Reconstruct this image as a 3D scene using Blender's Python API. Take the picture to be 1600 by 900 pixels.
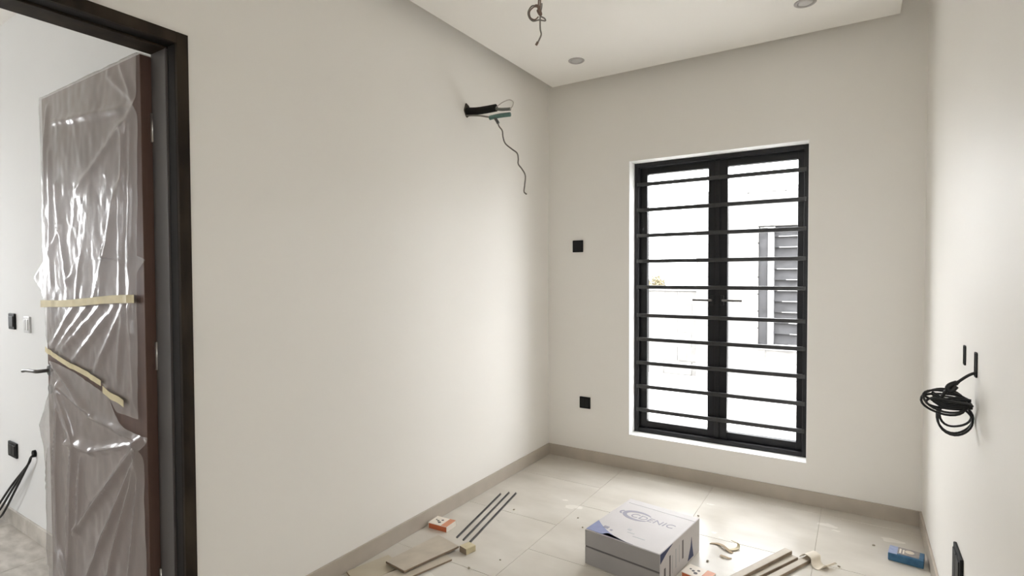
import bpy, bmesh, math, random
from mathutils import Vector, Matrix, noise
random.seed(7)
for o in list(bpy.data.objects): bpy.data.objects.remove(o)
S = bpy.context.scene
C = S.collection
R = math.radians

# ------------------------------------------------------------------ camera
H_EYE = 1.3552
yaw, pitch, roll = R(32.45), R(1.39), R(-0.218)
fw = Vector((-math.sin(yaw)*math.cos(pitch), math.cos(yaw)*math.cos(pitch), -math.sin(pitch)))
rt = Vector((math.cos(yaw), math.sin(yaw), 0)); up = rt.cross(fw)
rt, up = rt*math.cos(roll)+up*math.sin(roll), up*math.cos(roll)-rt*math.sin(roll)
cd = bpy.data.cameras.new('camera'); cam = bpy.data.objects.new('camera', cd); C.objects.link(cam)
cd.sensor_width = 36; cd.lens = 849.8/1600*36; cd.clip_start = 0.02; cd.clip_end = 300
m = Matrix((rt, up, -fw)).transposed().to_4x4(); m.translation = (0, 0, H_EYE)
cam.matrix_world = m; S.camera = cam

# ------------------------------------------------------------------ sky, exposure
W = bpy.data.worlds.new('overcast_sky'); S.world = W; W.use_nodes = True
bg = W.node_tree.nodes['Background']; bg.inputs[0].default_value = (0.97, 0.985, 1.0, 1); bg.inputs[1].default_value = 9.0
S.view_settings.view_transform = 'Standard'; S.view_settings.look = 'None'
S.view_settings.gamma = 1; S.view_settings.use_curve_mapping = False
S.view_settings.exposure = 0.92
S.cycles.max_bounces = 16; S.cycles.diffuse_bounces = 12; S.cycles.glossy_bounces = 6
S.cycles.transparent_max_bounces = 24; S.cycles.caustics_reflective = False; S.cycles.caustics_refractive = False

# ------------------------------------------------------------------ room measures (metres)
XL, XR, D, Y0 = -1.964, 0.300, 3.600, -0.60          # left wall, right wall, window wall, rear wall
ZC, ZP = 2.86, 2.694                                 # ceiling, underside of the hung ceiling panel
WL, WR, WB, WT = -1.333, -0.2425, 0.240, 2.133       # window opening
TH = 0.15                                            # inner wall thickness
HX0, HY0, HY1 = -6.0, -2.8, 1.02                     # the next room

def portal(loc, rot, sx, sy):
    l = bpy.data.lights.new('daylight_portal', 'AREA'); l.shape = 'RECTANGLE'; l.size = sx; l.size_y = sy
    l.cycles.is_portal = True
    o = bpy.data.objects.new('daylight_portal', l); C.objects.link(o); o.location = loc; o.rotation_euler = rot
portal(((WL+WR)/2, D+.21, (WB+WT)/2), (R(-90), 0, 0), WR-WL, WT-WB)
portal((-3.975, HY0-.16, 1.5), (R(90), 0, 0), .65, 1.2)
portal((-.03, Y0-.16, 1.75), (R(90), 0, 0), .44, .6)  # serves the fill opening added behind the camera
portal((HX0-.16, .40, 1.65), (0, R(-90), 0), 1.0, .80)

# ------------------------------------------------------------------ materials
def nd(t, kind, **kw):
    n = t.nodes.new(kind)
    for k, v in kw.items(): setattr(n, k, v)
    return n
def mat(name, col, rough=.5, spec=.5, metal=0, var=0, scale=6, detail=4, bump=0, bscale=60, col2=None, stretch=None, rvar=0, world=False, lo=.32, hi=.68):
    """principled material whose colour wanders between col and col2 (or a darker col) on object-space noise"""
    M = bpy.data.materials.new(name); M.use_nodes = True; t = M.node_tree; b = t.nodes['Principled BSDF']
    b.inputs['Roughness'].default_value = rough; b.inputs['Specular IOR Level'].default_value = spec
    b.inputs['Metallic'].default_value = metal; b.inputs['Base Color'].default_value = (*col, 1)
    if var or col2 or bump or rvar:
        tc = nd(t, 'ShaderNodeTexCoord'); mp = nd(t, 'ShaderNodeMapping'); t.links.new(nd(t, 'ShaderNodeNewGeometry').outputs['Position'] if world else tc.outputs['Object'], mp.inputs[0])
        if stretch: mp.inputs['Scale'].default_value = stretch
        nz = nd(t, 'ShaderNodeTexNoise'); nz.inputs['Scale'].default_value = scale; nz.inputs['Detail'].default_value = detail
        t.links.new(mp.outputs[0], nz.inputs[0])
        if var or col2:
            c2 = col2 or tuple(c*(1-var) for c in col)
            rp = nd(t, 'ShaderNodeValToRGB'); rp.color_ramp.elements[0].position = lo; rp.color_ramp.elements[1].position = hi
            rp.color_ramp.elements[0].color = (*c2, 1); rp.color_ramp.elements[1].color = (*col, 1)
            t.links.new(nz.outputs[0], rp.inputs[0]); t.links.new(rp.outputs[0], b.inputs['Base Color'])
        if rvar:
            mr = nd(t, 'ShaderNodeMapRange'); mr.inputs['From Min'].default_value = .2; mr.inputs['From Max'].default_value = .8
            mr.inputs['To Min'].default_value = rough; mr.inputs['To Max'].default_value = rough+rvar
            t.links.new(nz.outputs[0], mr.inputs[0]); t.links.new(mr.outputs[0], b.inputs['Roughness'])
        if bump:
            n2 = nd(t, 'ShaderNodeTexNoise'); n2.inputs['Scale'].default_value = bscale; n2.inputs['Detail'].default_value = 5
            t.links.new(mp.outputs[0], n2.inputs[0])
            bp = nd(t, 'ShaderNodeBump'); bp.inputs['Strength'].default_value = bump; bp.inputs['Distance'].default_value = .01
            t.links.new(n2.outputs[0], bp.inputs['Height']); t.links.new(bp.outputs[0], b.inputs['Normal'])
    return M
def film(name, opacity, body, rough, tint=(.97, .97, .97), r0=.04):
    """clear sheet: lets light through, with a milky body and a glossy surface"""
    M = bpy.data.materials.new(name); M.use_nodes = True; t = M.node_tree; t.nodes.clear()
    out = nd(t, 'ShaderNodeOutputMaterial'); tr = nd(t, 'ShaderNodeBsdfTransparent'); tr.inputs[0].default_value = (*tint, 1)
    b = nd(t, 'ShaderNodeBsdfPrincipled'); b.inputs['Base Color'].default_value = (*body, 1); b.inputs['Roughness'].default_value = .5
    gl = nd(t, 'ShaderNodeBsdfGlossy'); gl.inputs['Roughness'].default_value = rough
    m1 = nd(t, 'ShaderNodeMixShader'); m1.inputs[0].default_value = opacity
    t.links.new(tr.outputs[0], m1.inputs[1]); t.links.new(b.outputs[0], m1.inputs[2])
    lw = nd(t, 'ShaderNodeLayerWeight'); lw.inputs[0].default_value = .5        # Schlick reflectance, same from both sides
    pw = nd(t, 'ShaderNodeMath', operation='POWER'); pw.inputs[1].default_value = 5; t.links.new(lw.outputs['Facing'], pw.inputs[0])
    fr = nd(t, 'ShaderNodeMath', operation='MULTIPLY_ADD'); fr.inputs[1].default_value = .8; fr.inputs[2].default_value = r0; t.links.new(pw.outputs[0], fr.inputs[0])
    m2 = nd(t, 'ShaderNodeMixShader'); t.links.new(fr.outputs[0], m2.inputs[0])
    t.links.new(m1.outputs[0], m2.inputs[1]); t.links.new(gl.outputs[0], m2.inputs[2]); t.links.new(m2.outputs[0], out.inputs[0])
    return M

M = {}
M['wall'] = mat('warm_white_paint', (.83, .812, .778), .5, .25, var=.02, scale=1.6, bump=.02, bscale=45)
M['hallwall'] = mat('cool_white_paint', (.82, .825, .825), .8, .08, var=.02, scale=1.6)
M['ceil'] = mat('ceiling_paint', (.86, .84, .805), .7, .2, var=.01, scale=2)
M['reveal'] = mat('bright_white_paint', (.86, .86, .85), .5, .4, var=.02, scale=9)
M['grout'] = mat('grout', (.56, .525, .46), .9, .1, var=.2, scale=30)
M['tile'] = mat('dusty_porcelain', (.665, .635, .58), .10, .30, col2=(.52, .485, .43), scale=2.6, detail=6, stretch=(1, 1.8, 1), rvar=.22, world=True, lo=.25, hi=.75)
M['halltile'] = mat('dirty_porcelain', (.62, .58, .53), .4, .4, col2=(.40, .37, .33), scale=9, detail=8, stretch=(1.2, 2.4, 1), world=True)
M['skirt'] = mat('taupe_skirting_tile', (.47, .42, .36), .4, .4, var=.12, scale=7)
M['black'] = mat('black_powder_coat', (.008, .008, .010), .42, .35, var=.3, scale=20)
M['bar'] = mat('black_bar_paint', (.035, .035, .036), .4, .5, var=.3, scale=30)
M['plate'] = mat('black_plastic', (.012, .012, .012), .6, .2)
M['rocker'] = mat('black_plastic_gloss', (.016, .016, .016), .5, .25)
M['greyplate'] = mat('pale_plastic', (.62, .62, .62), .4, .5)
M['cable'] = mat('black_cable', (.012, .012, .012), .5, .4)
M['frame'] = mat('dark_brown_frame', (.014, .009, .006), .6, .18, col2=(.040, .030, .020), scale=14, detail=8, stretch=(1, 1, .3))
M['lining'] = mat('lit_grey_lining', (.105, .098, .096), .38, .5, col2=(.080, .074, .072), scale=5, stretch=(1, 1, .2))  # paler than the casing: light from the next room put into the colour
M['stop'] = mat('black_stop', (.008, .006, .005), .6, .3)  # on the door frame, near black takes in the rebate's seal and its shade
M['leaf'] = mat('brown_door_veneer', (.135, .080, .062), .45, .4, col2=(.10, .058, .045), scale=7, detail=8, stretch=(4, 4, .4))
M['film'] = film('clear_film', .30, (.60, .55, .53), .20, r0=.022)
M['film2'] = film('clear_film_doubled', .36, (.60, .55, .53), .18, r0=.03)
M['glass'] = film('window_glass', .0, (.9, .9, .9), .02)
M['tape'] = mat('masking_tape', (.72, .63, .40), .6, .3, var=.12, scale=25)
M['steel'] = mat('brushed_steel', (.55, .54, .52), .3, .5, 1.0)
M['iron'] = mat('dark_steel_rod', (.16, .155, .15), .45, .5, .6, var=.3, scale=40)
M['carton'] = mat('white_carton', (.60, .575, .575), .6, .3, var=.05, scale=8)
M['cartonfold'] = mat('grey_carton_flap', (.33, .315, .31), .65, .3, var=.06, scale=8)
M['inkblue'] = mat('pale_blue_ink', (.26, .29, .47), .55, .3, var=.1, scale=20)
M['inknavy'] = mat('navy_ink', (.020, .032, .10), .5, .3)
M['inkgrey'] = mat('violet_grey_ink', (.31, .30, .36), .55, .3)
M['inkpale'] = mat('pale_grey_ink', (.48, .49, .50), .55, .3)
M['inkdark'] = mat('dark_grey_ink', (.13, .12, .12), .55, .3)
M['orange'] = mat('orange_print', (.62, .17, .075), .5, .3, var=.1, scale=30)
M['paleorange'] = mat('pale_orange_print', (.66, .29, .17), .5, .3, var=.15, scale=30)
M['boxwhite'] = mat('white_print', (.80, .74, .66), .5, .3)
M['bluebox'] = mat('blue_print', (.030, .11, .22), .4, .4, col2=(.06, .17, .30), scale=30)
M['lightblue'] = mat('light_blue_print', (.36, .43, .62), .4, .4, col2=(.25, .30, .50), scale=40)
M['greyprint'] = mat('grey_print', (.22, .20, .20), .45, .4, col2=(.34, .31, .29), scale=35)
M['tilecut'] = mat('offcut_tile_face', (.52, .46, .38), .5, .3, col2=(.43, .38, .31), scale=12, detail=8)
M['tileclay'] = mat('offcut_tile_beige', (.50, .45, .35), .6, .3, col2=(.45, .40, .31), scale=9)
M['claydark'] = mat('fired_clay_edge', (.30, .23, .165), .8, .2, var=.2, scale=30)
M['strip'] = mat('dusty_wood_strip', (.36, .29, .22), .7, .2, col2=(.22, .17, .12), scale=12, stretch=(1, .2, 1))
M['cream'] = mat('cream_wood', (.58, .51, .34), .6, .3, var=.15, scale=30)
M['curl'] = mat('beige_curl', (.74, .67, .56), .45, .4, var=.1, scale=20)
M['curlback'] = mat('brown_curl', (.34, .25, .14), .6, .3, var=.2, scale=30)
M['crumb'] = mat('mortar_crumb', (.36, .32, .26), .9, .1, var=.2, scale=60)
M['wirebrown'] = mat('brown_wire', (.17, .115, .09), .5, .4)
M['wiregrey'] = mat('grey_wire', (.20, .185, .165), .5, .4)
M['wirewhite'] = mat('white_wire', (.50, .46, .42), .5, .4)
M['foam'] = mat('black_pipe_foam', (.012, .012, .011), .85, .2, bump=.5, bscale=90)
M['teal'] = mat('teal_sleeve', (.10, .20, .18), .5, .4, var=.2, scale=40)
M['pipegrey'] = mat('grey_green_pipe', (.15, .16, .145), .5, .4)
M['hole'] = mat('hole_edge_shade', (.10, .09, .075), .9, .1, var=.5, scale=60)  # tone holds both the hole edge and the shadow round the pipe
M['trimgrey'] = mat('downlight_rim', (.42, .40, .39), .4, .5)
M['lens'] = mat('downlight_lens', (.52, .51, .50), .35, .5)
M['block'] = mat('pale_block', (.215, .21, .202), .9, .0, col2=(.135, .132, .128), scale=5, detail=8)
M['mortar'] = mat('pale_mortar', (.30, .295, .285), .9, .0)
M['ground'] = mat('pale_concrete', (.55, .54, .52), .9, .1, var=.15, scale=2)
M['louvre'] = mat('grey_louvre', (.05, .05, .052), .9, .0, var=.3, scale=10)
M['winwhite'] = mat('weathered_white_frame', (.20, .20, .20), .5, .4)
M['dry'] = mat('dry_leaf', (.22, .19, .115), .8, .2, var=.3, scale=8)
M['bark'] = mat('bark', (.12, .09, .06), .9, .1)

# ------------------------------------------------------------------ helpers
def link(o, parent=None):
    C.objects.link(o)
    if parent: o.parent = parent
    return o
def obj(name, bm, m, parent=None, smooth=False):
    me = bpy.data.meshes.new(name); bm.normal_update(); bm.to_mesh(me); bm.free()
    if isinstance(m, str): m = [m]
    for k in m: me.materials.append(M[k])
    if smooth:
        for f in me.polygons: f.use_smooth = True
    return link(bpy.data.objects.new(name, me), parent)
def tag(o, label, cat, group=None, kind=None):
    o['label'] = label; o['category'] = cat
    if group: o['group'] = group
    if kind: o['kind'] = kind
    return o
def empty(name, loc=(0, 0, 0), rz=0):
    o = bpy.data.objects.new(name, None); o.empty_display_size = .1; o.location = loc; o.rotation_euler = (0, 0, rz); return link(o)
def thing(name, label, cat, loc=(0, 0, 0), rz=0, group=None, kind=None): return tag(empty(name, loc, rz), label, cat, group, kind)
def box(x0, x1, y0, y1, z0, z1, bev=0, bm=None, mi=0):
    own = bm is None
    if own: bm = bmesh.new()
    vs = [bm.verts.new((x, y, z)) for x in (x0, x1) for y in (y0, y1) for z in (z0, z1)]
    fs = [bm.faces.new([vs[i] for i in q]) for q in ((0, 1, 3, 2), (4, 6, 7, 5), (0, 4, 5, 1), (2, 3, 7, 6), (0, 2, 6, 4), (1, 5, 7, 3))]
    for f in fs: f.material_index = mi
    if bev:
        es = list({e for f in fs for e in f.edges})
        bmesh.ops.bevel(bm, geom=es, offset=bev, segments=2, profile=.5, affect='EDGES')
    return bm
def spline(pts, n=8, closed=False):
    P = [Vector(p) for p in pts]; out = []; N = len(P)
    for i in range(N if closed else N-1):
        if closed: a, b, c, d = P[i-1], P[i], P[(i+1) % N], P[(i+2) % N]
        else: a, b, c, d = P[max(i-1, 0)], P[i], P[i+1], P[min(i+2, N-1)]
        for k in range(n):
            t = k/n
            out.append(.5*((2*b)+(c-a)*t+(2*a-5*b+4*c-d)*t*t+(3*b-a-3*c+d)*t**3))
    if not closed: out.append(P[-1])
    return out
def tube(pts, r, n=8, closed=False, bm=None, cap=True):
    if bm is None: bm = bmesh.new()
    P = [Vector(p) for p in pts]; N = len(P); rings = []; prev = None
    for i in range(N):
        tg = (P[(i+1) % N]-P[i-1]) if closed else (P[min(i+1, N-1)]-P[max(i-1, 0)])
        tg.normalize()
        if prev is None:
            prev = tg.orthogonal().normalized()
        u = (prev-tg*prev.dot(tg)).normalized(); prev = u; v = tg.cross(u)
        rr = r[i] if isinstance(r, (list, tuple)) else r
        rings.append([bm.verts.new(P[i]+(u*math.cos(a)+v*math.sin(a))*rr) for a in [2*math.pi*k/n for k in range(n)]])
    for i in range(N if closed else N-1):
        a, b = rings[i], rings[(i+1) % N]
        for k in range(n): bm.faces.new((a[k], a[(k+1) % n], b[(k+1) % n], b[k]))
    if cap and not closed: bm.faces.new(rings[0][::-1]); bm.faces.new(rings[-1])
    return bm
def prism(poly, z0, z1, bm=None):
    if bm is None: bm = bmesh.new()
    a = [bm.verts.new((x, y, z0)) for x, y in poly]; b = [bm.verts.new((x, y, z1)) for x, y in poly]
    bm.faces.new(a[::-1]); bm.faces.new(b)
    for i in range(len(poly)): j = (i+1) % len(poly); bm.faces.new((a[i], a[j], b[j], b[i]))
    bmesh.ops.recalc_face_normals(bm, faces=bm.faces); return bm
def lathe(prof, n=32, bm=None, up_z=True):
    if bm is None: bm = bmesh.new()
    rings = [[bm.verts.new((r*math.cos(2*math.pi*k/n), r*math.sin(2*math.pi*k/n), z)) for k in range(n)] for r, z in prof]
    for a, b in zip(rings, rings[1:]):
        for k in range(n): bm.faces.new((a[k], a[(k+1) % n], b[(k+1) % n], b[k]))
    bm.faces.new(rings[0]); bm.faces.new(rings[-1][::-1])
    bmesh.ops.recalc_face_normals(bm, faces=bm.faces); return bm
def struct(name, bm, m, label, cat, parent=None):
    return tag(obj(name, bm, m, parent), label, cat, kind='structure')

# ------------------------------------------------------------------ shell of the room
def window_wall(axis, at, u0, u1, w0, w1, z0, z1):
    bm = bmesh.new()
    for (a, b, c, d) in ((u0, w0, 0, 2.95), (w1, u1, 0, 2.95), (w0, w1, 0, z0), (w0, w1, z1, 2.95)):
        if axis == 'x': box(at-.15, at, a, b, c, d, bm=bm)
        else: box(a, b, at-.15, at, c, d, bm=bm)
    return bm
bm = box(XL-TH, XL, Y0-.15, 0.0, 0, 2.95); box(XL-TH, XL, 0.0, 1.0, 2.182, 2.95, bm=bm); box(XL-TH, XL, 1.0, D+.2, 0, 2.95, bm=bm)
struct('wall_left', bm, 'wall', 'long plain warm white wall right of the dark doorway', 'wall')
bm = box(XL, WL, D, D+.2, 0, 2.95); box(WR, XR, D, D+.2, 0, 2.95, bm=bm); box(WL, WR, D, D+.2, 0, WB, bm=bm); box(WL, WR, D, D+.2, WT, 2.95, bm=bm)
struct('wall_back', bm, 'wall', 'warm white end wall holding the tall barred window', 'wall')
struct('wall_right', box(XR, XR+.15, Y0-.15, D+.2, 0, 2.95), 'wall', 'white wall at the right edge with the coiled black cable', 'wall')
struct('wall_rear', window_wall('y', Y0, XL, XR, -.25, .19, 1.45, 2.05), 'wall', 'white wall opposite the window with an added unseen fill opening', 'wall')  # opening is unseen, added to bring fill light into the room
ceil = struct('ceiling', box(XL, XR, Y0, D, ZC, 2.95), 'ceil', 'pale ceiling with a lowered flat panel set off from the walls', 'ceiling')
obj('lowered_panel', box(-1.858, .172, Y0+.13, 3.472, ZP, ZP+.05, .002), 'ceil', ceil)
obj('panel_hanger', box(-1.66, -.02, Y0+.35, 3.25, ZP+.05, ZC+.01), 'ceil', ceil)

def tiled_floor(name, label, x0, x1, y0, y1, xj, yj, m, shift=None):
    fl = struct(name, box(x0, x1, y0, y1, -.12, -.0025), 'grout', label, 'floor')
    xs = [xj+.6*k for k in range(-12, 12)]; ys = [yj+.6*k for k in range(-12, 12)]; cache = {}
    for xa in xs:
        sh = .3 if shift is not None and xa < shift else 0
        for ya in ys:
            a, b = max(xa+.001, x0), min(xa+.599, x1); c, d = max(ya+sh+.001, y0), min(ya+sh+.599, y1)
            if b-a < .02 or d-c < .02: continue
            w, h = round(b-a, 4), round(d-c, 4)
            if (w, h) not in cache:
                t = obj('floor_tile', box(0, w, 0, h, -.01, 0, .0012), m, fl); cache[w, h] = t.data
            else: t = link(bpy.data.objects.new('floor_tile', cache[w, h]), fl)
            t.location = (a, c, 0)
    return fl
tiled_floor('floor', 'dusty pale porcelain tile floor in front of the window', XL, XR, Y0, D, -1.364, 2.285, 'tile', -1.4)

def skirt(name, label, *b):
    return struct(name, box(*b, .0015), 'skirt', label, 'baseboard')
skirt('baseboard_left', 'taupe skirting tile along the long left wall', XL, XL+.010, 1.0, D, 0, .083)
skirt('baseboard_back', 'taupe skirting tile under the barred window', XL+.010, XR-.010, D-.010, D, 0, .083)
skirt('baseboard_right', 'taupe skirting tile along the right wall', XR-.010, XR, Y0, D-.0, 0, .083)

# ------------------------------------------------------------------ the next room, seen through the doorway
HX1 = XL-TH
struct('wall_hall_end', box(HX0, HX1, HY1, HY1+.15, 0, 2.95), 'hallwall', 'white wall of the next room behind the open wrapped door', 'wall')
struct('wall_hall_left', window_wall('x', HX0, HY0-.15, HY1+.15, .0, .80, 1.15, 2.15), 'hallwall', 'white far wall of the next room with a window opening', 'wall')
struct('wall_hall_rear', window_wall('y', HY0, HX0, HX1, -4.3, -3.65, .9, 2.1), 'hallwall', 'white rear wall of the next room', 'wall')
struct('wall_hall_side', box(HX1, HX1+.15, HY0, Y0-.15, 0, 2.95), 'hallwall', 'white side wall of the next room', 'wall')
struct('ceiling_hall', box(HX0, HX1, HY0, HY1, 2.70, 2.95), 'ceil', 'white ceiling of the next room', 'ceiling')
tiled_floor('floor_hall', 'dirty grey tile floor of the next room beyond the doorway', HX0, HX1, HY0, HY1, -3.9, .42, 'halltile')
struct('threshold', box(HX1, XL, 0.0, 1.0, -.12, 0, 0), 'halltile', 'stone threshold under the dark door frame', 'threshold')
struct('baseboard_hall', box(HX0, HX1, HY1-.01, HY1, 0, .085, .0015), 'halltile', 'grey skirting tile in the next room', 'baseboard')

# door frame: casing, stop blackened as rebate shade, jamb lining greyed as if lit
tr = thing('trim_1', 'dark brown timber door frame at the left edge', 'door frame', (XL, .5, 0), kind='structure')
def fr(name, m, x0, x1, y0, y1, z0, z1, bev=.002):
    o = obj(name, box(x0-XL, x1-XL, y0-.5, y1-.5, z0, z1, bev), m, tr); return o
for (a, b, s) in ((.962, 1.0, 1), (0.0, .038, -1)):
    fr('casing', 'frame', XL-.004, XL+.012, a, b, 0, 2.182)
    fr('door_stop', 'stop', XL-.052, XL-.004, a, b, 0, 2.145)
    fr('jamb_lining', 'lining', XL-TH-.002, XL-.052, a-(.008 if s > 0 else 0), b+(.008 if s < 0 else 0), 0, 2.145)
fr('casing', 'frame', XL-.004, XL+.012, .038, .962, 2.144, 2.182)
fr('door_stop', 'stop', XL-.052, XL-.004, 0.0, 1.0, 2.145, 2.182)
fr('head_lining', 'frame', XL-TH-.002, XL-.052, 0.0, 1.0, 2.137, 2.182)

# door leaf standing open at a right angle in the next room
LX0, LX1, LY, LT = -3.018, -2.118, .920, .040
dr = thing('door_1', 'brown door leaf standing open, wrapped in clear plastic', 'door', (LX1, LY, 0), kind='structure')
def dp(name, bm, m, parent=dr, smooth=False):
    for v in bm.verts: v.co -= Vector((LX1, LY, 0))
    return obj(name, bm, m, parent, smooth)
leaf = dp('leaf', box(LX0, LX1, LY, LY+LT, .008, 2.130, .002), 'leaf')
for z in (.25, 1.07, 1.88):
    dp('hinge', tube([(LX1+.004, LY+LT-.004, z-.05), (LX1+.004, LY+LT-.004, z+.05)], .007, 10), 'steel', dr, True)
hd = dp('lever_handle', tube(spline([(-2.985, LY-.001, .945), (-2.985, LY-.045, .945), (-3.01, LY-.052, .945), (-3.10, LY-.05, .94), (-3.155, LY-.048, .932)]), [.008]*8+[.008]*8+[.008]*8+[.007]*9, 10), 'iron', leaf, True)
bmh = lathe([(.026, 0), (.026, .006), (.020, .009), (.010, .010)], 24)
bmesh.ops.rotate(bmh, verts=bmh.verts, matrix=Matrix.Rotation(R(90), 3, 'X')); bmesh.ops.translate(bmh, verts=bmh.verts, vec=(-2.985, LY, .945))
dp('handle_rose', bmh, 'iron', leaf)
bmh = lathe([(.021, 0), (.021, .004), (.012, .006), (.006, .006)], 20)
bmesh.ops.rotate(bmh, verts=bmh.verts, matrix=Matrix.Rotation(R(90), 3, 'X')); bmesh.ops.translate(bmh, verts=bmh.verts, vec=(-2.99, LY, .862))
dp('lock_cylinder', bmh, 'iron', leaf)
dp('latch_plate', box(LX0-.002, LX0+.001, LY+.008, LY+.032, .84, 1.0), 'steel', leaf)

# ---- plastic film over the leaf
F1 = [(-2.874, 2.005, -2.126, 1.951, 9), (-2.126, 1.951, -2.663, 1.696, 9), (-2.249, 2.121, -2.139, 1.969, 8), (-2.343, 2.098, -2.158, 1.979, 8), (-2.269, 1.686, -2.376, 1.432, 10), (-2.917, 1.881, -2.923, 1.333, 9), (-2.856, 1.739, -2.76, 1.334, 10), (-2.296, 1.665, -2.449, 1.286, 10), (-2.235, 1.889, -2.288, 1.288, 9), (-2.181, 1.882, -2.212, 1.29, 8), (-2.357, 1.479, -2.518, 1.26, 9), (-2.76, 1.334, -2.707, 1.36, 8), (-2.933, 2.074, -3.002, 1.669, 8), (-2.451, 1.237, -2.844, 1.029, 10), (-2.332, 1.235, -2.714, 1.005, 10), (-2.259, 1.242, -2.522, 0.97, 10), (-2.255, 1.219, -2.313, 0.978, 10), (-2.2, 1.244, -2.185, 0.898, 8), (-2.689, 1.23, -2.955, 1.041, 9), (-2.567, 1.233, -2.899, 1.031, 9), (-2.616, 1.437, -2.674, 1.269, 7), (-2.799, 1.574, -2.944, 1.444, 8), (-2.185, 1.359, -2.218, 1.15, 7)]
F2 = [(-2.937, 0.986, -2.53, 0.805, 9), (-2.53, 0.805, -2.138, 0.771, 9), (-2.875, 0.868, -2.72, 0.672, 13), (-2.72, 0.672, -2.538, 0.664, 12), (-2.138, 0.767, -2.742, 0.286, 11), (-2.134, 0.744, -2.625, 0.124, 11), (-2.125, 0.746, -2.437, 0.181, 10), (-2.733, 0.67, -2.807, 0.069, 11), (-2.9, 0.782, -2.917, 0.163, 10), (-2.661, 0.603, -2.703, 0.302, 8), (-2.138, 0.762, -2.538, 0.664, 9), (-2.896, 0.169, -2.82, 0.065, 12), (-2.13, 0.745, -2.259, 0.234, 7), (-2.997, 0.599, -3.03, 0.074, 7), (-2.873, 0.896, -2.588, 0.822, 9)]
def interp(tab, x):
    if x <= tab[0][0]: return tab[0][1]
    for (a, b), (c, d) in zip(tab, tab[1:]):
        if x <= c: return b+(d-b)*(x-a)/(c-a)
    return tab[-1][1]
def relief(x, z, folds, crumple, seed):
    d = .004
    for (ax, az, bx, bz, w) in folds:
        ux, uz = bx-ax, bz-az; L2 = ux*ux+uz*uz
        t = max(0, min(1, ((x-ax)*ux+(z-az)*uz)/L2)); dx, dz = x-ax-ux*t, z-az-uz*t
        q = math.hypot(dx, dz); ww = w*(.0014 if folds is F2 else .0018)
        if q < 3*ww: d += w*(0.0022 if folds is F2 else .0012)*math.exp(-(q/ww)**1.6)*(.45+.55*math.sin(math.pi*min(1, .12+t*.8)))
    n = noise.noise(Vector((x*9+seed, z*5, seed)))*.5+noise.noise(Vector((x*26+seed, z*17, 3)))*.22
    n2 = abs(noise.noise(Vector((x*48, z*34+seed, 9))))*.5
    return d+max(0, n+.35)*.009+n2*.0035*crumple(x, z)
def sheet(name, label, top, bot, left, right, folds, crumple, seed, NX=110, NZ=170, over_top=False):
    xm = (LX0+LX1)/2
    root = thing(name, label, 'plastic sheet', (xm, LY, interp(bot, xm)))
    bm = bmesh.new(); grid = []
    for j in range(NZ+1):
        t = j/NZ; row = []
        for i in range(NX+1):
            s = i/NX; x = LX0-.006+(LX1+.0-LX0)*s
            zt, zb = interp(top, x), interp(bot, x); z = zt+(zb-zt)*t
            xa, xb = interp(left, z), interp(right, z); x = xa+(xb-xa)*s
            row.append((x, LY-relief(x, z, folds, crumple, seed), z))
        # tucked round the free edge of the leaf
        a = row[0]; z = a[2]
        row = [(LX0-.006, LY+LT+.004+.01*noise.noise(Vector((z*9, seed, 0))), z), (min(a[0], LX0-.005)-.002, LY+.014, z)]+row
        grid.append(row)
    if over_top:
        g0 = grid[0]
        grid = [[(x, LY+LT+.004, 2.11) for x, y, z in g0], [(x, LY+LT+.003, 2.134) for x, y, z in g0], [(x, LY+.006, 2.136) for x, y, z in g0]]+grid
    V = [[bm.verts.new((x-root.location.x, y-root.location.y, z-root.location.z)) for x, y, z in r] for r in grid]
    for a, b in zip(V, V[1:]):
        for k in range(len(a)-1): bm.faces.new((a[k], b[k], b[k+1], a[k+1]))
    obj('film', bm, 'film' if over_top else 'film2', root, True)
    return root
def tape(root, a, b, w, folds, crumple, seed, n=40):
    bm = bmesh.new(); rows = []
    for i in range(n+1):
        t = i/n; x = a[0]+(b[0]-a[0])*t; z = a[1]+(b[1]-a[1])*t+.003*math.sin(t*7+seed)
        y = LY-min(.03, relief(x, z, folds, crumple, seed)*.6+.012)
        ww = w*(1+.12*noise.noise(Vector((t*8, seed, 1))))
        rows.append([bm.verts.new((x-root.location.x, yy-root.location.y, zz-root.location.z)) for yy, zz in ((y-.0012, z-ww/2), (y-.0012, z+ww/2), (y, z+ww/2), (y, z-ww/2))])
    for p, q in zip(rows, rows[1:]):
        for k in range(4): bm.faces.new((p[k], p[(k+1) % 4], q[(k+1) % 4], q[k]))
    bm.faces.new(rows[0][::-1]); bm.faces.new(rows[-1])
    bmesh.ops.recalc_face_normals(bm, faces=bm.faces)
    obj('masking_tape', bm, 'tape', root)
c1 = lambda x, z: 1.0 if z < 1.75 else .25
c2 = lambda x, z: .9 if z > .6 else .35
sh1 = sheet('plastic_sheet', 'crumpled clear plastic sheet taped over the upper half of the brown door',
            [(-3.2, 2.133), (-2, 2.133)],
            [(-3.018, 1.065), (-2.971, 1.02), (-2.703, .979), (-2.438, .941), (-2.308, .847), (-2.168, .843)],
            [(.8, -3.0), (1.0, -2.97), (1.10, -3.02), (1.249, -3.03), (1.30, -3.06), (1.345, -3.13), (1.376, -3.09), (1.42, -3.024), (2.14, -3.02)],
            [(.8, -2.165), (1.27, -2.158), (1.37, -2.150), (1.40, -2.11), (1.416, -2.085), (1.425, -2.15), (2.14, -2.122)], F1, c1, 2.3, over_top=True)
tape(sh1, (-3.03, 1.234), (-2.155, 1.275), .030, F1, c1, 2.3)
tape(sh1, (-2.99, 1.037), (-2.438, .946), .022, F1, c1, 2.3)
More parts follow.
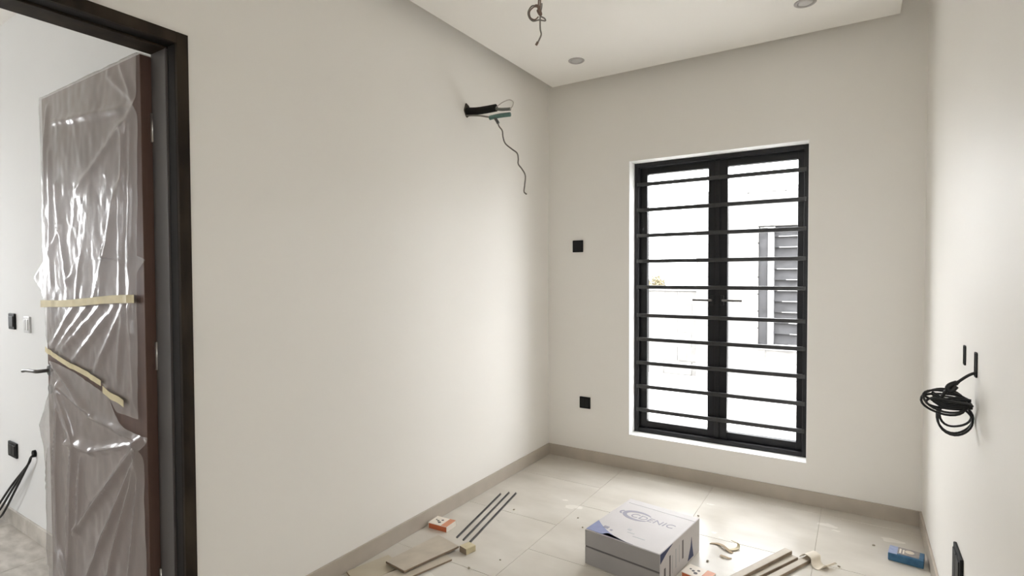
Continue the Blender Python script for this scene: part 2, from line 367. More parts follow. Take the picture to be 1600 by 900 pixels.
sh2 = sheet('plastic_sheet', 'sagging clear plastic sheet hanging over the lower half of the brown door',
            [(-2.986, .990), (-2.703, .952), (-2.438, .900), (-2.39, .845), (-2.34, .812), (-2.29, .799), (-2.22, .790), (-2.086, .786)],
            [(-3.2, .012), (-2, .012)],
            [(0, -3.035), (.41, -3.03), (.58, -3.06), (.685, -3.12), (.75, -3.07), (.83, -3.0), (.92, -2.965), (1.04, -2.965)],
            [(0, -2.125), (.6, -2.13), (.74, -2.12), (.80, -2.09)], F2, c2, 7.1)
tape(sh1, (-2.422, .923), (-2.255, .89), .026, F1, c1, 2.3, 14)

# ------------------------------------------------------------------ window
win = thing('window_1', 'tall black casement window with ten horizontal burglar bars', 'window', ((WL+WR)/2, D, WB), kind='structure')
def wp(name, bm, m, parent=win, smooth=False):
    for v in bm.verts: v.co -= Vector(((WL+WR)/2, D, WB))
    return obj(name, bm, m, parent, smooth)
e = .004
wp('reveal', box(WL, WL+e, D-.001, D+.2, WB, WT), 'reveal'); wp('reveal', box(WR-e, WR, D-.001, D+.2, WB, WT), 'reveal')
wp('reveal', box(WL+e, WR-e, D-.001, D+.2, WT-e, WT), 'reveal'); wp('sill', box(WL+e, WR-e, D-.001, D+.2, WB, WB+e), 'reveal')
fx0, fx1, fz0, fz1, fy0, fy1 = WL+e, WR-e, WB+e, WT-e, D+.100, D+.165
t = .030
wp('frame_stile', box(fx0, fx0+t, fy0, fy1, fz0, fz1, .002), 'black'); wp('frame_stile', box(fx1-t, fx1, fy0, fy1, fz0, fz1, .002), 'black')
wp('frame_rail', box(fx0+t, fx1-t, fy0, fy1, fz1-t, fz1, .002), 'black'); wp('frame_rail', box(fx0+t, fx1-t, fy0, fy1, fz0, fz0+t, .002), 'black')
xm = -.776; sw = .050; sy0, sy1 = D+.132, D+.175
for (a, b, sd) in ((fx0+t+.001, xm-.002, -1), (xm+.002, fx1-t-.001, 1)):
    z0, z1 = fz0+t+.001, fz1-t-.001
    iw = .059
    la, lb = (sw, iw) if sd < 0 else (iw, .034)
    s = wp('sash', box(a, a+la, sy0, sy1, z0, z1, .002), 'black')
    wp('sash_stile', box(b-lb, b, sy0, sy1, z0, z1, .002), 'black', s)
    wp('sash_rail', box(a+la, b-lb, sy0, sy1, z0, z0+.046, .002), 'black', s)
    wp('sash_rail', box(a+la, b-lb, sy0, sy1, z1-.046, z1, .002), 'black', s)
    wp('pane', box(a+la-.004, b-lb+.004, D+.150, D+.155, z0+.042, z1-.042), 'glass', s)
    hx = xm-.030 if sd < 0 else xm+.030
    wp('handle_base', box(hx-.012, hx+.012, sy0-.012, sy0, 1.15, 1.215, .003), 'black', s)
    wp('handle', box(min(hx, hx+sd*.125), max(hx, hx+sd*.125), sy0-.028, sy0-.014, 1.176, 1.190, .003), 'iron', s)
wp('meeting_strip', box(xm-.014, xm+.014, sy0-.010, sy0, fz0+t, fz1-t, .002), 'black')
for z in (1.972, 1.797, 1.6215, 1.4455, 1.267, 1.072, .907, .7425, .5785, .415):
    z = 1.3552+(z-1.3552)*1.0137
    wp('burglar_bar', box(fx0+.016, fx1-.016, fy0-.004, fy0+.018, z-.0125, z+.0125, .003), 'bar')

# ------------------------------------------------------------------ outside
struct('ground', box(-40, 40, -40, 60, -.40, -.30), 'ground', 'pale concrete yard outside the window', 'ground')
def block_wall(root, x0, x1, y, z0, z1, hole=None, core=True):
    bw, bh = .46, .23; cache = {}; nr = int(round((z1-z0)/bh))
    for r in range(nr):
        z = z0+r*bh; x = x0-(bw/2 if r % 2 else 0)
        while x < x1-.01:
            a, b = max(x, x0), min(x+bw, x1)
            segs = [(a, b)]
            if hole and z+bh > hole[2]+.02 and z < hole[3]-.02:
                segs = [(a, min(b, hole[0])), (max(a, hole[1]), b)]
            for (p, q) in segs:
                if q-p < .03: continue
                w = round(q-p-.012, 3)
                if w not in cache:
                    o = obj('block', box(0, w, 0, .1, 0, bh-.012, .004), 'block', root); cache[w] = o.data
                else: o = link(bpy.data.objects.new('block', cache[w]), root)
                o.location = Vector((p+.006, y+random.uniform(-.003, .003), z+.006))-root.location
            x += bw
hs = thing('neighbour_house', 'pale block house with a grey louvred window seen through the right pane', 'house', (1.0, 8.0, -.3))
hole = (-1.13, .55, .39, 1.98)
block_wall(hs, -1.96, 3.1, 8.0, -.3, 2.46, hole)
def hp(name, bm, m):
    for v in bm.verts: v.co -= hs.location
    return obj(name, bm, m, hs)
bm = box(-1.955, hole[0]-.02, 8.012, 8.25, -.3, 2.45); box(hole[1]+.02, 3.095, 8.012, 8.25, -.3, 2.45, bm=bm)
box(hole[0]-.02, hole[1]+.02, 8.012, 8.25, -.3, hole[2]-.02, bm=bm); box(hole[0]-.02, hole[1]+.02, 8.012, 8.25, hole[3]+.02, 2.45, bm=bm)
hp('mortar_bed', bm, 'mortar')
hp('side_wall', box(-1.955, -1.80, 8.25, 12, -.3, 2.45), 'mortar'); hp('roof', box(-1.955, 3.095, 8.0, 12.0, 2.46, 2.52), 'mortar')
hp('window_back', box(hole[0], hole[1], 8.2, 8.24, hole[2], hole[3]), 'louvre')
hp('window_post', box(hole[0], hole[0]+.11, 8.02, 8.10, hole[2], hole[3]), 'louvre')
hp('window_frame', box(hole[0]+.11, hole[0]+.18, 8.0, 8.12, hole[2], hole[3]), 'winwhite')
hp('window_sill', box(hole[0]-.04, hole[1]+.04, 7.95, 8.1, hole[2]-.05, hole[2]), 'winwhite')
z = hole[2]+.01
while z < hole[3]-.05:
    bm = box(hole[0]+.18, hole[1]-.04, -.002, .002, 0, .158)
    bmesh.ops.rotate(bm, verts=bm.verts, cent=(0, 0, .07), matrix=Matrix.Rotation(R(-16), 3, 'X'))
    bmesh.ops.translate(bm, verts=bm.verts, vec=(0, 8.09, z)); hp('louvre_blade', bm, 'louvre')
    hp('louvre_lip', box(hole[0]+.20+random.uniform(0, .2), hole[1]-.04, 8.055, 8.062, z, z+.012), 'winwhite'); z += .145
fn = thing('boundary_wall', 'low pale block boundary wall seen through the left pane', 'wall', (-5.2, 9.0, -.3))
block_wall(fn, -8.7, -1.96, 9.0, -.3, 1.08)
bm = box(-8.7, -1.965, 9.012, 9.14, -.3, 1.075)
for v in bm.verts: v.co -= fn.location
obj('mortar_bed', bm, 'mortar', fn)
bm = box(-8.7, -1.965, 8.97, 9.17, 1.08, 1.13, .004)
for v in bm.verts: v.co -= fn.location
obj('coping', bm, 'mortar', fn)
shb = thing('dry_shrub', 'small yellowish dry shrub peeking over the boundary wall', 'shrub', (-3.16, 10.0, -.3))
bm = bmesh.new()
for q in range(900):
    v = Vector((random.gauss(0, 1), random.gauss(0, 1), random.gauss(0, 1))).normalized()*(random.random()**.4)
    c = Vector((v.x*.17, v.y*.17, 1.42+v.z*.22)); u = Vector((random.uniform(-1, 1), random.uniform(-1, 1), random.uniform(-1, 1))).normalized(); w = u.orthogonal().normalized()
    bm.faces.new([bm.verts.new(c+u*.035), bm.verts.new(c+w*.012), bm.verts.new(c-u*.035), bm.verts.new(c-w*.012)])
fo = obj('foliage', bm, 'dry', shb); fo['kind'] = 'stuff'
obj('stem', tube([(0, 0, 0), (.02, .01, .7), (0, 0, 1.4)], [.02, .015, .008], 8), 'bark', shb)

# ------------------------------------------------------------------ sockets and switches
def plate(name, label, cat, loc, normal, w, h, m='plate', rockers=1, group=None):
    """plate lying in local XZ facing -Y, turned to face along normal"""
    rz = {'-y': 0, '-x': R(-90)}[normal]
    r = thing(name, label, cat, loc, rz, group)
    fp = obj('face_plate', box(-w/2, w/2, -.010, 0, 0, h, .003), m, r)
    for k in range(rockers):
        cw = (w-.02)/rockers; x0 = -w/2+.01+k*cw
        obj('rocker', box(x0+.002, x0+cw-.002, -.0135, -.009, .014, h-.014, .002), 'rocker' if m == 'plate' else 'greyplate', fp)
    return r
plate('light_switch', 'square black switch plate high on the wall left of the window', 'switch', (-1.7175, D, 1.517), '-y', .082, .086)
plate('wall_socket', 'square black socket plate low on the wall left of the window', 'socket', (-1.662, D, .384), '-y', .084, .084, rockers=2)
plate('light_switch', 'narrow black switch plate on the white wall beside the wrapped door', 'switch', (-3.81, HY1, 1.075), '-y', .088, .084)
plate('light_switch', 'pale grey switch plate just left of the wrapped door', 'switch', (-3.59, HY1, 1.067), '-y', .080, .084, 'greyplate', 2)
plate('wall_socket', 'black double socket plate low on the wall beside the wrapped door', 'socket', (-3.85, HY1, .380), '-y', .125, .080, rockers=2)
plate('wall_socket', 'large black socket plate low on the right wall at the bottom edge', 'socket', (XR, 2.335, .275), '-x', .15, .145, rockers=2)
# open wall boxes on the right wall
for (y, z0, z1, lb) in ((2.095, 1.048, 1.118, 'narrow black wall box that the coiled cable comes out of'), (2.297, 1.056, 1.116, 'narrow empty black wall box above the coiled cable')):
    r = thing('wall_box', lb, 'wall box', (XR, y, z0))
    h = z1-z0
    obj('back_plate', box(-.0015, 0, -.014, .014, 0, h), 'stop', r)
    bm = box(-.004, 0, -.016, -.013, 0, h); box(-.004, 0, .013, .016, 0, h, bm=bm); box(-.004, 0, -.013, .013, -.002, .001, bm=bm); box(-.004, 0, -.013, .013, h-.001, h+.002, bm=bm)
    obj('rim', bm, 'plate', r)

# ------------------------------------------------------------------ coiled cable on the right wall
cb = thing('cable_coil', 'coiled black cable hanging out of the right wall', 'cable', (.248, 2.10, .95))
def ring(cx, cy, cz, rx, rz, tilt, lean, ph, seed):
    out = []
    for k in range(28):
        a = 2*math.pi*k/28+ph; w = 1+.05*math.sin(3*a+seed)
        v = Vector((rx*w*math.cos(a), .012*math.sin(2*a+seed)+lean*math.sin(a), rz*w*math.sin(a)))
        v = Matrix.Rotation(tilt, 3, 'Y') @ v; out.append(v+Vector((cx, cy, cz)))
    return out
for (cx, cy, cz, rx, rz, tl, ln) in ((.003, 0, -.030, .043, .046, .1, .01), (.002, -.012, -.036, .042, .040, .2, .02), (.006, .012, -.024, .038, .042, -.2, -.01),
                                     (-.020, -.01, .018, .056, .026, .12, .03), (-.022, .012, .010, .054, .034, .05, .03), (-.012, .02, .018, .054, .012, .08, .02), (-.008, -.015, .014, .050, .010, .12, -.02), (-.012, .006, .008, .052, .015, .02, .02)):
    obj('cable_loop', tube(ring(cx, cy, cz, rx, rz, tl, ln, random.random()*6, random.random()*6), .0034, 8, True), 'cable', cb, True)
for q in range(5):
    z = .004+q*.005; y = -.02+.01*q
    obj('wrapped_turn', tube(spline([(-.05, y, z+.012), (-.02, y-.012, z-.004), (.012, y-.006, z+.002), (.042, y*.4, z-.002+.006*(q % 2))]), .0042, 8), 'cable', cb, True)
obj('cable_tail', tube(spline([(XR-.248, -.005, .110), (.034, -.005, .100), (.012, -.006, .080), (-.004, -.008, .062), (-.02, -.010, .046), (-.03, -.008, .025)]), [.0042]*17+[.005]*24, 8), 'cable', cb, True)
obj('knot', tube(spline([(.006, -.012, .076), (-.010, -.016, .068), (-.016, -.018, .058), (-.008, -.020, .052), (.004, -.016, .066)]), .0075, 8), 'cable', cb, True)

# ------------------------------------------------------------------ air-conditioner pipe stub on the left wall
ac = thing('pipe_stub', 'black foam wrapped pipe stub with loose wires high on the left wall', 'pipe', (XL, 2.6, 2.33))
def ap(name, pts, r, m, n=8, sp=True):
    P = [(x-XL, y-2.6, z-2.33) for x, y, z in pts]
    return obj(name, tube(spline(P) if sp else P, r, n), m, ac, True)
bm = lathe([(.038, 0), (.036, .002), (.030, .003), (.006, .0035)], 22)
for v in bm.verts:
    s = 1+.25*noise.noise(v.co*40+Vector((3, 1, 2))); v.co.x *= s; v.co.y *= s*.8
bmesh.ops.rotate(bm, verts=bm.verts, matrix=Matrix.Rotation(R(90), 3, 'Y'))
obj('hole_and_shade', bm, 'hole', ac)  # dark disc: broken hole edge plus pipe shadow painted on the wall
ap('insulated_pipe', [(XL-.03, 2.6, 2.330), (-1.90, 2.6, 2.316), (-1.83, 2.6, 2.312), (-1.757, 2.6, 2.311)], .0215, 'foam', 14)
ap('pipe_end', [(-1.76, 2.6, 2.305), (-1.72, 2.6, 2.296), (-1.66, 2.6, 2.288)], .009, 'pipegrey', 10)
ap('wire_loop', [(-1.755, 2.597, 2.312), (-1.735, 2.59, 2.318), (-1.70, 2.59, 2.332), (-1.66, 2.59, 2.337), (-1.636, 2.592, 2.322), (-1.642, 2.595, 2.300), (-1.66, 2.598, 2.288)], .0028, 'wirewhite')
ap('wire_sleeve', [(XL-.02, 2.59, 2.300), (-1.88, 2.585, 2.283), (-1.80, 2.585, 2.262), (-1.745, 2.59, 2.250)], .005, 'wiregrey')
ap('teal_sleeve', [(-1.79, 2.585, 2.255), (-1.73, 2.585, 2.257), (-1.652, 2.585, 2.253)], .0125, 'teal', 10)
ap('connector', [(-1.752, 2.585, 2.246), (-1.742, 2.585, 2.232), (-1.732, 2.585, 2.216)], .009, 'iron', 10)
ap('hanging_wire', [(-1.735, 2.585, 2.222), (-1.727, 2.585, 2.199), (-1.705, 2.585, 2.17), (-1.70, 2.585, 2.135), (-1.684, 2.585, 2.095), (-1.640, 2.585, 2.058), (-1.607, 2.585, 2.032), (-1.599, 2.585, 2.0), (-1.599, 2.585, 1.971), (-1.575, 2.585, 1.94), (-1.554, 2.585, 1.902), (-1.558, 2.585, 1.85), (-1.562, 2.585, 1.815), (-1.546, 2.585, 1.799)], .0040, 'wiregrey')

# ------------------------------------------------------------------ ceiling wire and downlights
cw = thing('ceiling_wire', 'loose brown wire with a looped knot hanging from the ceiling panel', 'wire', (-.838, 1.48, ZP))
def cp(name, pts, r, m):
    return obj(name, tube(spline([(x+.838, y-1.48, z-ZP) for x, y, z in pts]), r, 8), m, cw, True)
cp('drop', [(-.838, 1.48, ZP+.01), (-.839, 1.48, 2.5), (-.838, 1.48, 2.25), (-.840, 1.48, 2.185), (-.834, 1.478, 2.155)], .0026, 'wirebrown')
cp('drop', [(-.832, 1.484, ZP+.01), (-.831, 1.484, 2.5), (-.834, 1.483, 2.25), (-.836, 1.483, 2.18), (-.838, 1.478, 2.16)], .0022, 'wirebrown')
cp('loop', [(-.838, 1.476, 2.182), (-.858, 1.472, 2.186), (-.872, 1.472, 2.172), (-.870, 1.473, 2.155), (-.857, 1.475, 2.141), (-.836, 1.476, 2.139), (-.815, 1.477, 2.132), (-.818, 1.478, 2.140), (-.832, 1.478, 2.150)], .0023, 'wiregrey')
cp('loop', [(-.836, 1.474, 2.178), (-.850, 1.470, 2.180), (-.866, 1.470, 2.170), (-.864, 1.472, 2.152), (-.850, 1.474, 2.143), (-.838, 1.476, 2.15)], .0019, 'wirebrown')
cp('knot', [(-.846, 1.474, 2.184), (-.836, 1.470, 2.178), (-.832, 1.472, 2.166), (-.829, 1.474, 2.154), (-.836, 1.478, 2.160), (-.842, 1.480, 2.172)], .0050, 'wirebrown')
cp('stub', [(-.830, 1.474, 2.16), (-.826, 1.474, 2.172), (-.825, 1.474, 2.186)], .0021, 'wiregrey')
cp('tail', [(-.832, 1.476, 2.150), (-.833, 1.477, 2.125), (-.832, 1.477, 2.108), (-.829, 1.477, 2.094), (-.836, 1.477, 2.080), (-.845, 1.477, 2.068)], .0025, 'wiregrey')
cp('stripped_end', [(-.841, 1.477, 2.074), (-.848, 1.477, 2.065)], .0038, 'wirebrown')
for (x, y, lb) in ((-1.50, 3.12, 'round recessed downlight nearest the corner of the ceiling panel'), (-.233, 3.075, 'round recessed downlight cut off by the top edge, above the window')):
    r = thing('downlight', lb, 'downlight', (x, y, ZP), group='recessed downlights')
    obj('rim', lathe([(.050, .0), (.050, -.003), (.046, -.006), (.038, -.006), (.034, -.001), (.034, 0.0)], 40), 'trimgrey', r, True)
    obj('lens', lathe([(.034, 0), (.034, -.002), (.02, -.003), (.004, -.0034)], 32), 'lens', r, True)

# ------------------------------------------------------------------ things on the floor
# carton
BW, BD, BH = .372, .448, .165
ct = thing('carton', 'white and blue tile carton lying on the floor', 'carton', (-.853, 2.507, 0), R(-7.4))
cbody = obj('body', box(-BW/2, BW/2, -BD/2, BD/2, 0, BH, .004), 'carton', ct)
obj('end_flap', box(-BW/2+.001, BW/2-.001, -BD/2-.004, -BD/2, .0895, BH-.002, .0015), 'cartonfold', ct)
obj('end_flap', box(-BW/2+.001, BW/2-.001, -BD/2-.004, -BD/2, .003, .0815, .0015), 'cartonfold', ct)
obj('flap_gap_shade', box(-BW/2+.002, BW/2-.002, -BD/2-.0012, -BD/2+.001, .081, .090), 'inkdark', ct)  # dark strip put in as the shade between the two flaps
obj('top_flap_edge', box(-BW/2+.02, BW/2-.004, BD/2-.055, BD/2-.0535, BH, BH+.0008), 'inkpale', ct)
def top_print(name, poly, m): return obj(name, prism(poly, BH-.0005, BH+.0006), m, cbody)
cur = [(-BW/2+.003+.24*t, -BD/2+.003+.115*(1-t)**2.1) for t in [k/14 for k in range(15)]]
top_print('blue_corner_print', [(-BW/2+.003, -BD/2+.003)]+cur[::-1], 'inkblue')
top_print('edge_print', [(-.10, -BD/2+.003), (.03, -BD/2+.003), (-.02, -BD/2+.016), (-.08, -BD/2+.03)], 'inkgrey')
for (x, y, w, h, mk) in ((-.118, -.148, .026, .022, 'inkgrey'), (-.085, -.160, .012, .012, 'inkgrey'), (-.02, -.10, .018, .016, 'inkpale'), (-.0, -.128, .035, .008, 'inkpale'), (.05, -.15, .06, .006, 'inkpale')):
    top_print('small_print', [(x-w/2, y-h/2), (x+w/2, y-h/2), (x+w/2, y+h/2), (x-w/2, y+h/2)], mk)
# crescent of the logo, open to the right
def arc(cx, cy, rx, ry, a0, a1, n=30): return [(cx+rx*math.cos(a0+(a1-a0)*k/n), cy+ry*math.sin(a0+(a1-a0)*k/n)) for k in range(n+1)]
lx, ly = -.060, .052
top_print('logo_crescent', arc(lx, ly, .075, .052, R(38), R(322))+arc(lx+.012, ly, .066, .036, R(318), R(42)), 'inkgrey')
top_print('logo_crescent', arc(lx-.006, ly, .088, .040, R(150), R(210), 12)+arc(lx-.0, ly, .084, .034, R(208), R(152), 12), 'inkgrey')
cu = bpy.data.curves.new('logo_word', 'FONT'); cu.body = 'CDENIC'; cu.size = .058; cu.extrude = .0004; cu.shear = .15; cu.align_x = 'LEFT'; cu.space_character = 1.05
to = bpy.data.objects.new('logo_word', cu); C.objects.link(to)
dg = bpy.context.evaluated_depsgraph_get(); me = bpy.data.meshes.new_from_object(to.evaluated_get(dg)); bpy.data.objects.remove(to)
me.materials.clear(); me.materials.append(M['inkgrey'])
lw = link(bpy.data.objects.new('logo_word', me), cbody); lw.location = (-.092, .030, BH+.0003)
def side_print(name, poly, m):   # poly in (y, z) on the right-hand face
    bm = bmesh.new(); a = [bm.verts.new((BW/2-.0005, y, z)) for y, z in poly]; b = [bm.verts.new((BW/2+.0008, y, z)) for y, z in poly]
    bm.faces.new(a); bm.faces.new(b[::-1])
    for i in range(len(poly)): j = (i+1) % len(poly); bm.faces.new((a[i], a[j], b[j], b[i]))
    bmesh.ops.recalc_face_normals(bm, faces=bm.faces); return obj(name, bm, m, cbody)
y0 = -BD/2
side_print('navy_corner_print', [(y0+.003, BH-.003), (y0+.13, BH-.003), (y0+.06, BH-.022), (y0+.003, BH-.045)], 'inknavy')
side_print('navy_wedge_print', [(y0+.30, .012), (y0+.37, .012), (y0+.355, .06), (y0+.345, .11), (y0+.335, .07)], 'inknavy')
for (y, z0, z1, w) in ((.04, .02, .085, .016), (.095, .015, .12, .012), (.125, .03, .11, .006), (.16, .04, .125, .010), (.20, .05, .13, .006), (.235, .05, .135, .014)):
    side_print('barcode_stripe', [(y0+y, z0), (y0+y+w, z0), (y0+y+w, z1), (y0+y, z1)], 'inkdark' if w > .011 else 'inkpale')

# two small orange and white boxes
def small_box(label, loc, rz, L=.122, Wd=.088, Hh=.030):
    r = thing('screw_box', label, 'box', loc, rz, 'small orange and white boxes')
    obj('body', box(-L/2, L/2, -Wd/2, Wd/2, 0, Hh, .0015), 'boxwhite', r)
    obj('orange_side', box(-L/2+.006, L/2-.002, -Wd/2-.0006, -Wd/2+.001, .001, Hh-.003), 'orange', r)
    obj('orange_top', box(L/2-.038, L/2-.001, -Wd/2+.001, Wd/2-.001, Hh-.001, Hh+.0006), 'paleorange', r)
    for (x, y, s) in ((-.022, -.004, .007), (-.004, .012, .007), (-.006, -.016, .009), (-.038, .004, .005)):
        bm = lathe([(s, 0), (s, .0006)], 14); o = obj('printed_spot', bm, 'inkdark', r); o.location = (x, y, Hh)
    return r
small_box('small orange and white box by the skirting near the steel rods', (-1.876, 2.240, 0), R(4))
small_box('small orange and white box beside the white carton', (-.585, 2.455, 0), R(-12))

# blue box by the right wall
bb = thing('blue_box', 'flat blue printed box on the floor by the right wall', 'box', (.206, 3.135, 0), R(-7))
L, Wd, Hh = .135, .092, .036
obj('body', box(-L/2, L/2, -Wd/2, Wd/2, 0, Hh, .003), 'bluebox', bb)
obj('end_panel', box(-L/2-.0006, -L/2+.001, -Wd/2+.003, Wd/2-.003, .003, Hh-.002), 'lightblue', bb)
obj('light_top_print', box(-L/2+.001, -L/2+.034, -Wd/2+.002, Wd/2-.002, Hh-.001, Hh+.0006), 'lightblue', bb)
obj('grey_top_print', box(-L/2+.034, L/2-.018, -Wd/2+.014, Wd/2-.002, Hh-.001, Hh+.0006), 'greyprint', bb)
bm = lathe([(.018, 0), (.018, .0005)], 20); o = obj('picture_print', bm, 'curl', bb); o.location = (.012, .012, Hh+.0005)
obj('title_print', box(-.027, -.020, -.02, .03, Hh, Hh+.0009), 'boxwhite', bb); obj('title_print', box(-.014, -.008, -.02, .025, Hh, Hh+.0009), 'boxwhite', bb)

# cut tiles near the doorway
def slab(name, label, cat, poly, zs, th, m, group=None):
    """flat piece: poly corners (x,y) with the height of its underside at each corner"""
    cx = sum(p[0] for p in poly)/len(poly); cy = sum(p[1] for p in poly)/len(poly); z0 = min(zs)
    r = thing(name, label, cat, (cx, cy, z0), group=group)
    bm = bmesh.new(); n = len(poly)
    a = [bm.verts.new((x-cx, y-cy, z-z0)) for (x, y), z in zip(poly, zs)]; b = [bm.verts.new((x-cx, y-cy, z-z0+th*.8)) for (x, y), z in zip(poly, zs)]
    bm.faces.new(a[::-1]); bm.faces.new(b)
    for i in range(n): j = (i+1) % n; bm.faces.new((a[i], a[j], b[j], b[i]))
    bmesh.ops.recalc_face_normals(bm, faces=bm.faces); obj('clay_body', bm, 'claydark', r)
    bm = bmesh.new(); s = .997
    a = [bm.verts.new(((x-cx)*s, (y-cy)*s, z-z0+th*.8)) for (x, y), z in zip(poly, zs)]; b = [bm.verts.new(((x-cx)*s, (y-cy)*s, z-z0+th)) for (x, y), z in zip(poly, zs)]
    bm.faces.new(b); bm.faces.new(a[::-1])
    for i in range(n): j = (i+1) % n; bm.faces.new((a[i], a[j], b[j], b[i]))
    bmesh.ops.recalc_face_normals(bm, faces=bm.faces); obj('glazed_face', bm, m, r)
    return r
g = 'cut tile pieces on the floor'
slab('tile_offcut', 'beige tile offcut lying lowest against the skirting by the doorway', 'tile piece', [(-1.950, 1.655), (-1.895, 1.86), (-1.765, 1.83), (-1.815, 1.60)], [0, 0, 0, 0], .010, 'tileclay', g)
slab('tile_offcut', 'long narrow tile strip lying under the right side of the top tile piece', 'tile piece', [(-1.81, 1.60), (-1.69, 2.02), (-1.612, 1.995), (-1.72, 1.58)], [.0102, .003, .0, .008], .009, 'tilecut', g)
slab('tile_offcut', 'largest cut tile piece resting on top of the offcut pile', 'tile piece', [(-1.834, 1.785), (-1.805, 2.125), (-1.645, 2.090), (-1.704, 1.770)], [.0205, .012, .012, .0205], .010, 'tilecut', g)
r = thing('wood_block', 'small cream wooden block beside the cut tile pile', 'wood block', (-1.602, 2.105, 0), R(-14))
obj('block', box(-.026, .026, -.03, .03, 0, .030, .002), 'cream', r)
obj('sawn_end', box(-.025, .025, -.0305, -.0295, .001, .029), 'strip', r)

# three steel rods
for (a, b, lb) in (((-1.729, 2.182), (-1.848, 2.772), 'thin steel angle rod nearest the skirting'), ((-1.684, 2.178), (-1.815, 2.816), 'thin steel angle rod in the middle of three'), ((-1.640, 2.167), (-1.773, 2.831), 'thin steel angle rod farthest from the skirting')):
    v = Vector((b[0]-a[0], b[1]-a[1], 0)); Ln = v.length
    r = thing('steel_rod', lb, 'rod', (a[0], a[1], 0), math.atan2(v.y, v.x), 'steel rods on the floor')
    bm = box(0, Ln, -.0035, .0045, 0, .0018); obj('flat_leg', bm, 'iron', r)
    obj('upright_leg', box(0, Ln, .003, .0045, .0018, .008), 'iron', r)

# wooden strips on the right
def strip(label, a, b, z, w, th, rough=.0):
    v = Vector((b[0]-a[0], b[1]-a[1], 0)); Ln = v.length
    r = thing('wood_strip', label, 'strip', (a[0], a[1], z), math.atan2(v.y, v.x), 'wooden strips on the floor')
    obj('strip_body', box(0, Ln, -w/2, w/2, 0, th, .0015), 'strip', r); obj('pale_face', box(.004, Ln-.004, -w/2+.003, w/2-.003, th-.0005, th+.0006), 'tilecut', r)  # top laid in a paler tone than the sides
strip('dusty wooden strip lying under another strip beside the carton', (-.50, 2.34), (-.243, 2.875), 0, .040, .014)
strip('dusty wooden strip stacked on top of another strip', (-.520, 2.33), (-.268, 2.895), .0148, .036, .014)
strip('dusty wooden strip under the curled beige plastic scrap', (-.42, 2.38), (-.172, 2.915), 0, .034, .014)

# curled scraps
def ribbon(name, label, cat, path, w, th, mats, group=None):
    P = spline(path, 10); c = Vector((sum(p.x for p in P)/len(P), sum(p.y for p in P)/len(P), min(p.z for p in P)))
    r = thing(name, label, cat, c, group=group)
    for nm, mk, off in (('outer_side', mats[0], 0), ('inner_side', mats[1], th)):
        bm = bmesh.new(); rows = []
        for i, p in enumerate(P):
            tg = (P[min(i+1, len(P)-1)]-P[max(i-1, 0)]).normalized(); sd = Vector(w).normalized(); nn = sd.cross(tg).normalized()
            hw = Vector(w).length/2
            rows.append([bm.verts.new(p-c+sd*s*hw+nn*(off+o)) for s, o in ((-1, 0), (1, 0), (1, th), (-1, th))])
        for p, q in zip(rows, rows[1:]):
            for k in range(4): bm.faces.new((p[k], p[(k+1) % 4], q[(k+1) % 4], q[k]))
        bm.faces.new(rows[0][::-1]); bm.faces.new(rows[-1]); bmesh.ops.recalc_face_normals(bm, faces=bm.faces)
        obj(nm, bm, mk, r, False)
    return r
ribbon('plastic_curl', 'curled beige plastic scrap at the end of a wooden strip', 'scrap', [(-.205, 2.90, .018), (-.182, 2.905, .034), (-.155, 2.885, .030), (-.148, 2.86, .010), (-.125, 2.845, .003), (-.098, 2.865, .020), (-.085, 2.875, .012)], (.035, .055, 0), .0014, ('curl', 'curl'))
ribbon('paper_scrap', 'thin brown curled strip lying right of the carton', 'scrap', [(-.612, 2.815, .003), (-.580, 2.822, .006), (-.548, 2.80, .012), (-.515, 2.775, .006), (-.500, 2.770, .003)], (.006, .016, 0), .001, ('curlback', 'curlback'))
ribbon('paper_scrap', 'looped yellowish paper scrap right of the carton', 'scrap', [(-.535, 2.79, .004), (-.505, 2.80, .003), (-.485, 2.83, .006), (-.490, 2.855, .018), (-.515, 2.85, .024)], (.014, -.010, 0), .001, ('cream', 'cream'))
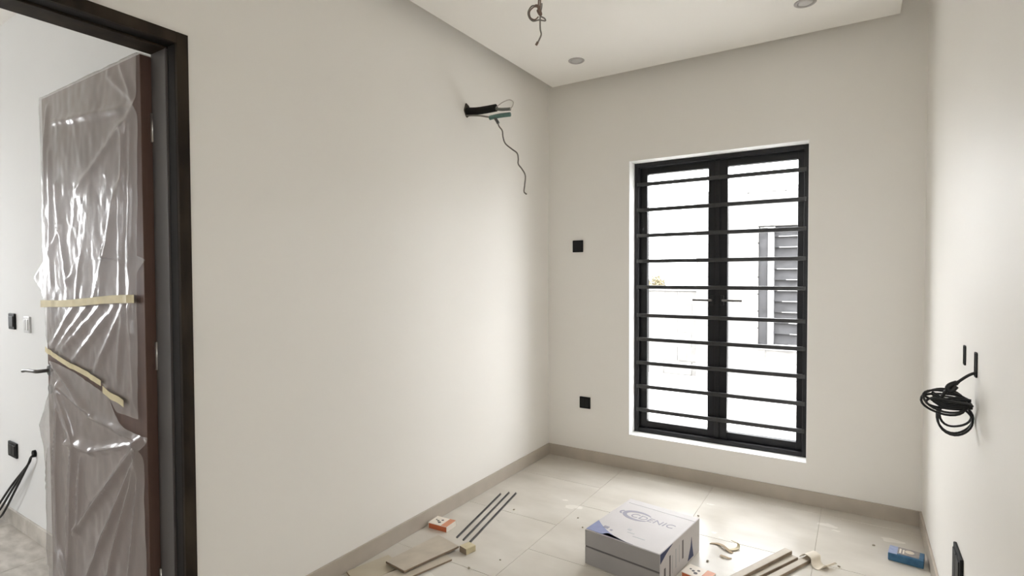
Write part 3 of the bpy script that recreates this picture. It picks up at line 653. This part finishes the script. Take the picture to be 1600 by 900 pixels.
ribbon('paper_scrap', 'short brown scrap in front of the looped paper scrap', 'scrap', [(-.545, 2.715, .005), (-.528, 2.705, .008), (-.505, 2.708, .004), (-.495, 2.712, .003)], (.004, .014, 0), .001, ('curlback', 'curl'))
# crumbs of mortar
bm = bmesh.new(); bmesh.ops.create_icosphere(bm, subdivisions=1, radius=.006)
for v in bm.verts: v.co *= 1+.35*noise.noise(v.co*300); v.co.z = max(-.0035, v.co.z*.7)
crumb = None
for (x, y, s, where) in ((-1.66, 2.62, .9, 'beside the far end of the steel rods'), (-1.50, 1.98, 1.2, 'in front of the small cream wooden block'), (-.74, 3.10, 1, 'behind the white carton'),
                         (-.06, 2.90, 1, 'right of the curled beige scrap'), (-1.14, 2.83, .8, 'left of the carton, farthest back'), (-1.30, 2.72, .8, 'midway between carton and steel rods'),
                         (-1.23, 2.63, .9, 'left of the carton near its middle'), (-.585, 2.63, 1, 'between carton and short brown scrap'), (.08, 3.22, 1.1, 'left of the flat blue box'), (-1.42, 2.12, .7, 'between wooden block and carton')):
    if crumb is None: crumb = o = obj('mortar_crumb', bm, 'crumb')
    else: o = link(crumb.copy())
    o.location = (x, y, .0035*s); o.scale = (s*1.3, s, s); o.rotation_euler = (0, 0, x*9)
    tag(o, 'tiny grey mortar crumb '+where, 'crumb', 'mortar crumbs on the floor')

# cable in the next room
r = thing('loose_cable', 'black cable hanging from the wall of the next room to its floor', 'cable', (-3.535, HY1, .44))
for q, (dz, dx) in enumerate(((0, 0), (-.02, .035), (.015, -.03))):
    pts = [(-3.54, HY1+.004, .452), (-3.530, 1.0, .44), (-3.545, .99, .40), (-3.715+dx*.4, .975, .25+dz), (-3.923+dx, .97, .085+dz), (-4.05+dx, .97, .03), (-4.3+dx, .95-.03*q, .008)]
    obj('strand', tube(spline([(x+3.535, y-HY1, z-.44) for x, y, z in pts]), .0055, 8), 'cable', r, True)
obj('grommet', tube([(0-.003, -.012, .012), (-.003, .0, .012)], .018, 14), 'plate', r)
